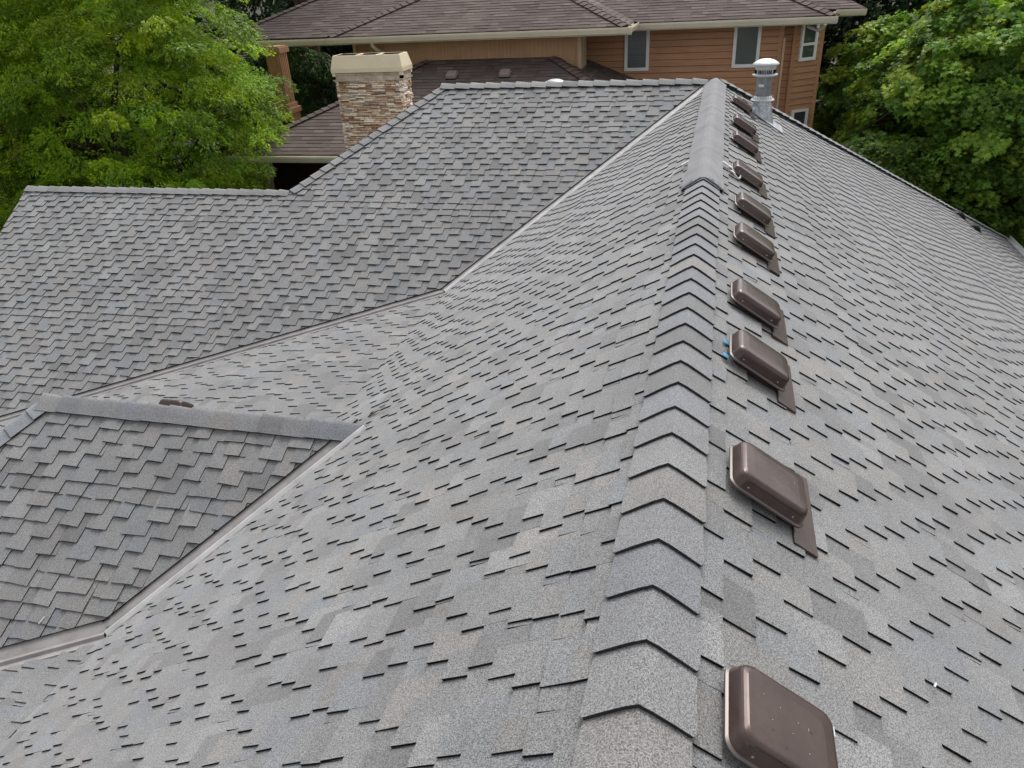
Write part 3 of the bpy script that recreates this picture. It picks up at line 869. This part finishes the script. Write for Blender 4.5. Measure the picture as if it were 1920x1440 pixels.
mb.box((2.43, YB + 3, -3.1), (.05, 4.1, 6.5)); mb.box((1.61, YB + .38, -2.18), (.14, .02, .30))
mb.build('corner_trim', M['siding'], nb)
mb = MB(); mb.box((1.49, YB - .05, -3.3), (.05, .06, 6.2)); mb.build('downspout', M['beige'], nb)
mb = MB()
mb.tube([(2.30, Y2 - .05, .13), (2.30, Y2 + .12, .05), (2.22, Y2 + .45, -.05), (2.0, Y2 + .75, .02)], .04, 8)
mb.build('downspout', M['white_gutter'], nb)
mb = MB()
mb.tube([(-8.33, Y1 + .0, .19), (-8.33, Y1 + .02, .10), (-8.30, Y1 + .15, .0), (-8.22, Y1 + .42, -.10), (-8.20, Y1 + .5, -.2)], .045, 8)
mb.build('downspout', M['gutter'], nb)
def window(p, q, z0, z1, pane, label=None, transom=None, fw=.055):
    """window in the vertical plane through p,q (ground points), facing the camera side"""
    p, q = Vector(p), Vector(q); d = (q - p).normalized(); o = d.cross(Vector((0, 0, 1))); W = (q - p).length
    Z = Vector((0, 0, 1)); mb = MB()
    def bar(a, b, za, zb, dep=.06, off=.042): mb.box(p + d * ((a + b) / 2) + o * off + Z * ((za + zb) / 2), (b - a, dep, zb - za), 0, axes=(d, o, Z))
    bar(0, fw, z0, z1); bar(W - fw, W, z0, z1); bar(fw, W - fw, z0, z0 + fw); bar(fw, W - fw, z1 - fw, z1)
    bar(fw, fw + .022, z0 + fw, z1 - fw, .03, .052); bar(W - fw - .022, W - fw, z0 + fw, z1 - fw, .03, .052); bar(fw + .022, W - fw - .022, z0 + fw, z0 + fw + .022, .03, .052)
    if transom: bar(fw + .022, W - fw - .022, transom - .03, transom + .03, .03, .054)
    w = mb.build('window', M['frame'], nb, label)
    mb = MB(); mb.box(p + d * (W / 2) + o * .040 + Z * ((z0 + z1) / 2), (W - 2 * fw, .012, z1 - z0 - 2 * fw), 0, axes=(d, o, Z))
    pn = mb.build('pane', pane, w); pn.location = pn.location
    return w
window((-2.36, YB, 0), (-1.74, YB, 0), -.87, .16, M['blind'])
window((.30, YB, 0), (.94, YB, 0), -.85, .17, M['pane_green'])
pa, pb = Vector((1.78, YB + .42, 0)), Vector((2.42, YB + .92, 0))
window(pa.lerp(pb, .16), pa.lerp(pb, .80), -.80, .10, M['pane'], transom=-.42)
window(pa.lerp(pb, .14), pa.lerp(pb, .80), -2.75, -1.97, M['pane'])
# small vents on the lower roof
vF = down(NF)
for (x, y) in ((-6.25, 18.72), (-4.92, 18.74)):
    P = Vector((x, y, ZE + S * (y - YE))); mb = MB()
    rings = hood_rings(.27, .27, .07, .045); T = lambda a, b, c: P + VX * a + vF * b + NF * c
    n = len(rings[0]); vs = [T(*p) for r in rings for p in r]
    for i in range(len(rings) - 1): mb.add(vs, [(i * n + k, i * n + (k + 1) % n, (i + 1) * n + (k + 1) % n, (i + 1) * n + k) for k in range(n)], 0, True)
    mb.add(vs, [tuple(range((len(rings) - 1) * n, len(rings) * n))], 0)
    mb.box(T(0, 0, .03), (.25, .26, .05), 1, axes=(VX, vF, NF))
    mb.build('roof_vent', [mat('mauve_vent_enamel', (.30, .24, .23), .5), M['dark']], nb)
# chimney
CX0, CX1, CY0, CY1 = -7.72, -6.26, 15.52, 15.98
mb = MB()
mb.box(((CX0 + CX1) / 2, (CY0 + CY1) / 2 + .0, -2.3), (CX1 - CX0 - .04, CY1 - CY0 - .04, 4.1), 1)
STONE = [((.80, .66, .50), 5), ((.92, .84, .70), 7), ((.52, .35, .23), 4), ((.34, .20, .13), 2), ((.66, .50, .36), 3), ((.74, .54, .40), 3), ((.42, .35, .30), 2)]
def stones(p, d, o, W, z0, z1):
    z = z0
    while z < z1:
        h = rng.uniform(.020, .046); u = -rng.uniform(0, .1)
        while u < W:
            w = rng.uniform(.07, .30); a, b = max(u, -.02), min(u + w, W + .02)
            if b - a > .02:
                pr = rng.uniform(.012, .055); hh = h * rng.uniform(.75, 1.05); tl = rng.uniform(-.006, .006)
                t = pick(STONE)
                c = [p + d * x + o * y + Vector((0, 0, zz)) for x, y, zz in
                     ((a, -.03, z), (b, -.03, z + tl), (b, -.03, z + hh + tl), (a, -.03, z + hh),
                      (a + .004, pr * .8, z + .003), (b - .004, pr, z + tl + .003), (b - .006, pr * .82, z + hh + tl - .004), (a + .006, pr * .9, z + hh - .004))]
                mid0 = p + d * ((a + b) / 2 + rng.uniform(-.02, .02)) + o * (pr + rng.uniform(0, .014)) + Vector((0, 0, z + hh * .45))
                mb.add(c + [mid0], [(4, 5, 8), (5, 6, 8), (6, 7, 8), (7, 4, 8), (0, 4, 7, 3), (1, 2, 6, 5), (3, 7, 6, 2), (0, 1, 5, 4)], 0, tint=t)
            u += w + .004
        z += h
stones(Vector((CX0, CY0 + .02, 0)), VX, -VY, CX1 - CX0, -3.4, -.28)
stones(Vector((CX1 - .02, CY0, 0)), VY, VX, CY1 - CY0, -3.4, -.28)
stones(Vector((CX0 + .02, CY1, 0)), -VY, -VX, CY1 - CY0, -2.4, -.28)
chim = mb.build('chimney', [M['stone'], M['mortar_and_lap_shade']], nb)
mb = MB()
x0, x1, y0_, y1_ = CX0 - .05, CX1 + .05, CY0 - .05, CY1 + .05
def frust(b, t, z0, z1, mi=0, close=False):
    vs = [(b[0], b[2], z0), (b[1], b[2], z0), (b[1], b[3], z0), (b[0], b[3], z0), (t[0], t[2], z1), (t[1], t[2], z1), (t[1], t[3], z1), (t[0], t[3], z1)]
    mb.add(vs, [(0, 1, 5, 4), (1, 2, 6, 5), (2, 3, 7, 6), (3, 0, 4, 7)] + ([(4, 5, 6, 7)] if close else []), mi)
B_ = (x0, x1, y0_, y1_)
frust(B_, B_, -.28, -.19, 1)                                   # stained lower band
mb.add([(x0, y0_, -.28), (x1, y0_, -.28), (x1, y1_, -.28), (x0, y1_, -.28)], [(0, 1, 2, 3)], 1)
in_ = (x0 + .03, x1 - .03, y0_ + .03, y1_ - .03)
frust(in_, in_, -.25, -.13, 1, True)
for cx in (x0 + .035, x1 - .035):
    for cy in (y0_ + .035, y1_ - .035): mb.box((cx, cy, -.17), (.07, .07, .16))
frust((x0 - .012, x1 + .012, y0_ - .012, y1_ + .012), (x0 - .012, x1 + .012, y0_ - .012, y1_ + .012), -.12, -.04)
T_ = (x0 + .03, x1 - .05, y0_ + .07, y1_ - .05)
frust((x0 - .012, x1 + .012, y0_ - .012, y1_ + .012), T_, -.04, .20)
mb.add([(x0, y0_, -.12), (x1, y0_, -.12), (x1, y1_, -.12), (x0, y1_, -.12)], [(0, 1, 2, 3)], 2)
I2 = (T_[0] + .04, T_[1] - .04, T_[2] + .035, T_[3] - .035)
vs = [(T_[0], T_[2], .2), (T_[1], T_[2], .2), (T_[1], T_[3], .2), (T_[0], T_[3], .2), (I2[0], I2[2], .2), (I2[1], I2[2], .2), (I2[1], I2[3], .2), (I2[0], I2[3], .2)]
mb.add(vs, [(0, 1, 5, 4), (1, 2, 6, 5), (2, 3, 7, 6), (3, 0, 4, 7)], 0)
frust(I2, I2, .13, .2, 2)
mb.add([(I2[0], I2[2], .13), (I2[1], I2[2], .13), (I2[1], I2[3], .13), (I2[0], I2[3], .13)], [(0, 1, 2, 3)], 3)
for fx in (.33, .66): mb.box((I2[0] + (I2[1] - I2[0]) * fx, (I2[2] + I2[3]) / 2, .19), (.05, I2[3] - I2[2], .018))
mb.build('chimney_cap', [M['cap_cream'], M['cap_stain'], M['dark'], mat('cap_mesh_grey', (.2, .2, .2), .6)], chim)
mb = MB(); mb.box((CX0 - .01, CY0 + .2, -1.62), (.06, .12, .07)); mb.box((CX0 - .008, CY0 + .3, -1.8), (.03, .6, .3)); mb.build('chimney_flashing', M['edge'], chim)
# porch post, and the dark porch beneath the lower eave
PX, PY = -10.2, 17.55
mb = MB()
mb.box((PX, PY, -.40), (.36, .36, 1.36)); mb.box((PX, PY, -1.05), (.44, .44, .10)); mb.box((PX, PY, -1.16), (.54, .54, .12)); mb.box((PX, PY, -1.30), (.46, .46, .2)); mb.box((PX, PY, .19), (.46, .46, .12))
for dx in (-.12, -.04, .04, .12): mb.box((PX + dx, PY - .185, -.38), (.028, .012, 1.15))
for dy in (-.12, -.04, .04, .12): mb.box((PX + .185, PY + dy, -.38), (.012, .028, 1.15))
mb.build('porch_post', M['cedar'], nb)
mb = MB()
mb.box((-9.0, 17.2, -3.2), (6, .1, 2.5)); mb.box((-9.5, 16.6, -2.02), (5, 1.5, .03)); mb.box((-8.6, 17.0, -5.2), (8, 2.5, 2.4))
mb.build('porch_wall', M['porch'], nb)
mb = MB(); mb.box((-10.05, 15.95, -3.4), (.14, .14, 2.7)); mb.build('porch_post', M['beige'], nb)
mb = MB(); mb.box((-3.3, 22.3, -3.2), (9.6, 2.0, 6.3)); mb.build('wall', M['siding'], nb)

# ------------------------------------------------------------------ ground
def ground():
    n = 60; xs = np.linspace(-150, 150, n); ys = np.linspace(-60, 240, n)
    vs = [(x, y, -6.6 + .25 * math.sin(x * .21) * math.cos(y * .17) + (max(0, y - 32) * .16)) for y in ys for x in xs]
    fs = [(j * n + i, j * n + i + 1, (j + 1) * n + i + 1, (j + 1) * n + i) for j in range(n - 1) for i in range(n - 1)]
    me = bpy.data.meshes.new('ground'); me.from_pydata(vs, [], fs); me.materials.append(M['soil'])
    me.polygons.foreach_set('use_smooth', [True] * len(fs))
    return link('ground', me)
g = ground(); g['kind'] = 'structure'; g['label'] = 'dark ground under the trees'
mb = MB(); n = 24
vs = []
for k in range(n + 1):
    t = k / n; x = 3.5 + 14 * t; y = 19.5 + 3.5 * t + .4 * math.sin(4 * t); w = 3.0 + .5 * math.sin(9 * t)
    for q in (-1, 1): vs.append((x - .25 * q * w, y + q * w, -6.30 + .0 * t))
mb.add(vs, [(2 * k, 2 * k + 2, 2 * k + 3, 2 * k + 1) for k in range(n)])
dr = mb.build('driveway', M['gravel']); dr['kind'] = 'structure'; dr['label'] = 'pinkish gravel driveway glimpsed through the maple'

# ------------------------------------------------------------------ trees
def leaves(centres, normals, dirs, size, cols, lobed=False):
    """one kite (or three-lobed) leaf per row; arrays of shape (n,3)"""
    n = len(centres)
    up = normals / np.linalg.norm(normals, axis=1, keepdims=True)
    d = dirs - up * np.sum(dirs * up, axis=1, keepdims=True)
    d /= np.linalg.norm(d, axis=1, keepdims=True) + 1e-9
    s = np.cross(up, d)
    L = size[:, None]
    if lobed:
        # (along, across, lift)
        shape = [(-.5, 0, 0), (-.15, .16, .02), (-.28, .52, -.05), (.02, .30, .01), (.18, .50, -.04), (.22, .16, .03), (.55, 0, -.04), (.22, -.16, .03), (.18, -.50, -.04), (.02, -.30, .01), (-.28, -.52, -.05), (-.15, -.16, .02)]
        faces = [[0, 1, 2, 3], [3, 4, 5], [5, 6, 7], [7, 8, 9], [9, 10, 11, 0], [0, 3, 5, 7, 9]]
        faces = [[0, 1, 2, 3, 4, 5, 6, 7, 8, 9, 10, 11]]
    else:
        shape = [(-.5, 0, 0), (-.05, .24, .05), (.5, 0, -.04), (-.05, -.24, .05)]
        faces = [[0, 1, 2, 3]]
    k = len(shape)
    V = np.empty((n, k, 3), dtype=np.float32)
    for i, (a, b, c) in enumerate(shape):
        V[:, i] = centres + d * (a * L) + s * (b * L) + up * (c * L)
    V = V.reshape(-1, 3)
    return V, k, n

def leaf_object(name, C, Nn, Dd, size, cols, parent, lobed=False):
    V, k, n = leaves(C, Nn, Dd, size, cols, lobed)
    me = bpy.data.meshes.new(name)
    me.vertices.add(len(V)); me.vertices.foreach_set('co', V.ravel())
    me.loops.add(n * k); me.loops.foreach_set('vertex_index', np.arange(n * k, dtype=np.int32))
    me.polygons.add(n); me.polygons.foreach_set('loop_start', np.arange(0, n * k, k, dtype=np.int32))
    me.polygons.foreach_set('loop_total', np.full(n, k, dtype=np.int32))
    a = me.attributes.new('tint', 'FLOAT_COLOR', 'FACE')
    a.data.foreach_set('color', np.hstack([cols, np.ones((n, 1))]).astype(np.float32).ravel())
    me.materials.append(M['leaf']); me.update(calc_edges=True); me.validate()
    return link(name, me, parent)

def crown_points(centre, rad, n_pads, per, pad_r, pad_t, droop, seed, shell=.55, squash=(1, 1, 1)):
    """leaf positions on many flat drooping sprays placed through an uneven crown volume"""
    g = np.random.default_rng(seed)
    centre = np.array(centre, float); rad = np.array(rad, float)
    bumps = g.normal(size=(9, 3)); bumps /= np.linalg.norm(bumps, axis=1, keepdims=True); amp = g.uniform(-.22, .25, 9)
    C, Nn, Dd, pid = [], [], [], []
    for i in range(n_pads):
        v = g.normal(size=3); v /= np.linalg.norm(v)
        k = 1 + np.sum(amp * np.maximum(0, bumps @ v) ** 3)
        r = (shell + (1 - shell) * g.random() ** .6) * k
        pc = centre + v * rad * r
        out = v * np.array([1, 1, .25]); out /= np.linalg.norm(out)
        nn = np.array([0, 0, 1.0]) + out * droop + g.normal(size=3) * .22; nn /= np.linalg.norm(nn)
        a = np.cross(nn, out); a /= np.linalg.norm(a); b = np.cross(a, nn)     # b points outwards
        pr = pad_r * g.uniform(.6, 1.35)
        m = int(per * g.uniform(.6, 1.3))
        # leaves along twigs fanning from the base of the spray
        tw = g.integers(5, 9); ang = np.linspace(-1.15, 1.15, tw) + g.normal(size=tw) * .1
        ti = g.integers(0, tw, m); t = g.random(m) ** .7
        curve = g.normal(size=tw) * .25
        th = ang[ti] + curve[ti] * t
        x = np.sin(th) * t * pr; y = (np.cos(th) * t - .45) * pr
        side = g.normal(size=m) * .055 * pr * 1.4
        px = x + np.cos(th) * side; py = y - np.sin(th) * side
        z = g.normal(size=m) * pad_t * .4 - droop * .35 * (t ** 2) * pr * .8
        C.append(pc + a[None] * px[:, None] + b[None] * py[:, None] + nn[None] * z[:, None])
        Nn.append(nn[None] + g.normal(size=(m, 3)) * .42)
        sg = np.sign(side)
        Dd.append(a[None] * (np.sin(th) + sg * .6)[:, None] + b[None] * np.cos(th)[:, None] - np.array([0, 0, .25]))
        pid.append(np.full(m, i))
    return np.vstack(C), np.vstack(Nn), np.vstack(Dd), np.concatenate(pid)

def tree(name, label, cat, base, centre, rad, n_pads, per, pad_r, pad_t, droop, leaf, palette, seed, trunk_r=.16, bark='bark', group=None, lobed=False, shell=.5, limbs=9, keep=None):
    g = np.random.default_rng(seed + 1000)
    root = thing(name, label, cat, base, group)
    C, Nn, Dd, pid = crown_points(centre, rad, n_pads, per, pad_r, pad_t, droop, seed, shell)
    if keep is not None:
        k = keep(C); C, Nn, Dd, pid = C[k], Nn[k], Dd[k], pid[k]
    n = len(C)
    size = leaf * g.uniform(.65, 1.3, n)
    pal = np.array(palette); pc = g.integers(0, len(pal), n_pads); mixk = g.random(n)
    base_c = pal[pc[pid]]; other = pal[g.integers(0, len(pal), n)]
    cols = base_c * .65 + other * .35
    cols = cols * g.uniform(.75, 1.3, n)[:, None] * g.uniform(.65, 1.35, n_pads)[pid][:, None]
    leaf_object('crown', C, Nn, Dd, size, cols, root, lobed)
    # trunk and limbs
    mb = MB(); b = Vector(base); c = Vector(centre)
    m1 = b.lerp(c, .45) + Vector((g.normal() * .15, g.normal() * .15, 0))
    mb.tube([b, b.lerp(m1, .5), m1, c], [trunk_r * 1.15, trunk_r, trunk_r * .8, trunk_r * .45], 10)
    for k in range(limbs):
        v = Vector((g.normal(), g.normal(), abs(g.normal()) * .5)).normalized()
        tip = c + Vector((v.x * rad[0] * .85, v.y * rad[1] * .85, v.z * rad[2] * .85 - rad[2] * .1))
        st = m1.lerp(c, g.random() * .9)
        mid = st.lerp(tip, .5) + Vector((0, 0, rad[2] * .12)) + Vector(g.normal(size=3) * .12)
        mb.tube([st, st.lerp(mid, .5) + Vector((0, 0, .05)), mid, tip], [trunk_r * .42, trunk_r * .32, trunk_r * .22, .012], 7)
        for j in range(4):
            s_ = mid.lerp(tip, g.random()); e_ = s_ + Vector(g.normal(size=3) * np.array(rad) * .22)
            mb.tube([s_, s_.lerp(e_, .5) + Vector((0, 0, .06)), e_], [trunk_r * .14, trunk_r * .09, .006], 5)
    mb.build('trunk', M[bark], root)
    return root

LG = [(.26, .42, .022), (.33, .49, .026), (.17, .31, .022), (.42, .54, .03), (.11, .22, .03)]
tree('tall_tree', 'large bright green feathery tree left of the chimney, filling the upper left', 'tree', (-13.0, 15.8, -6.6), (-13.6, 15.4, -.6), (4.2, 2.8, 4.0), 1250, 300, .60, .09, .5, .078, LG, 3, .2, limbs=12)
tree('broad_tree', 'bright green feathery tree at the far left edge of the view', 'tree', (-19.0, 17.0, -6.6), (-19.2, 16.8, -1.2), (3.8, 2.8, 4.0), 800, 260, .62, .10, .5, .08, LG[:3] + [(.10, .19, .03)], 4, .2, limbs=9)
tree('small_tree', 'low bright green bushy tree under the gutter behind the lower ridge', 'tree', (-11.6, 13.2, -6.6), (-11.9, 12.8, -2.9), (3.0, 1.2, 1.6), 420, 270, .40, .09, .6, .066, LG[:3] + [(.09, .18, .035)], 5, .1, limbs=7)
tree('leafy_shrub', 'bright green shrub below the leftmost end of the lower ridge', 'shrub', (-15.0, 11.6, -6.6), (-15.2, 11.4, -3.7), (3.4, 2.2, 2.3), 420, 270, .45, .1, .6, .07, LG, 6, .1, limbs=6)

MG = [(.14, .29, .05), (.19, .35, .055), (.26, .41, .06), (.10, .22, .045), (.35, .44, .06)]
tree('maple_tree', 'large maple tree with broad leaves behind the right roof slope', 'tree', (7.2, 21.5, -6.6), (7.2, 21.2, -2.4), (4.4, 3.0, 3.7), 850, 240, .62, .14, .45, .118, MG, 8, .18, limbs=12, lobed=True)
tree('maple_sapling', 'yellow green maple beside the corner of the brown house', 'tree', (4.4, 23.8, -6.6), (4.5, 23.4, -2.4), (2.0, 1.4, 3.0), 300, 190, .5, .12, .45, .115, MG[1:], 9, .09, limbs=7, lobed=True)
tree('small_maple', 'darker low maple behind the far end of the hip', 'tree', (3.9, 19.8, -6.6), (3.9, 19.6, -4.0), (2.6, 1.3, 1.7), 260, 190, .48, .12, .45, .11, [(.09, .17, .028), (.12, .21, .03), (.15, .25, .035)], 12, .08, limbs=6, lobed=True)
DG = [(.022, .050, .018), (.030, .066, .022), (.018, .040, .018), (.04, .08, .025)]
DK = [('dark conifer rising behind the left end of the brown roof', (-16.8, 31, -6.6), (-16.8, 31, -.3), (5.2, 2.8, 6.4)),
      ('dark tree between the porch post and the chimney', (-14.5, 27.5, -6.6), (-14.6, 27.4, -2.4), (3.4, 1.8, 3.6)),
      ('dark conifer behind the middle of the brown house', (-6, 36, -3), (-6, 36, 1), (4.5, 3, 6)),
      ('dark tree just right of the brown house, behind the maples', (5.2, 28, -6.6), (5.2, 28, -1.5), (3.2, 2.0, 5)),
      ('dark conifer in the upper right corner of the view', (12.5, 32, -6), (12.0, 32, -1), (5.5, 3, 6)),
      ('dark conifer behind the bright green trees on the left', (-25, 28, -6.6), (-25, 28, -.5), (6.5, 3, 6.5)),
      ('dark tree low behind the big maple', (9.5, 27, -6.6), (9.5, 27, -4), (4.0, 2, 3.0))]
for k, (lab, b, c, r) in enumerate(DK):
    tree('background_tree', lab, 'tree', b, c, r, 520, 100, .85, .18, .6, .21, DG, 20 + k, .25, group='dark trees in the background', limbs=6)
tree('climbing_shrub', 'dark green leafy shrub seen under the porch roof beside the dark trunk', 'shrub', (-12.6, 22.8, -6.6), (-12.5, 22.6, -1.7), (2.2, .8, 2.0), 260, 120, .4, .1, .5, .10, [(.05, .12, .03), (.08, .16, .04), (.035, .08, .025)], 40, .06, limbs=5)
big = thing('conifer_trunk_tree', 'massive dark red trunk standing behind the porch, left of the chimney', 'tree', (-13.4, 25.2, -6.6))
mb = MB(); mb.tube([(-13.55, 25.2, -6.6), (-13.5, 25.2, -3), (-13.35, 25.2, 0), (-13.2, 25.2, 6)], [.40, .34, .31, .27], 18)
mb.build('trunk', M['redbark'], big)
C, Nn, Dd, pid = crown_points((-13.2, 25.4, 6), (3, 2.4, 2.6), 120, 90, .8, .2, .6, 77)
gg = np.random.default_rng(5); n = len(C)
leaf_object('crown', C, Nn, Dd, .2 * gg.uniform(.7, 1.3, n), np.array(DG)[gg.integers(0, 4, n)] , big)
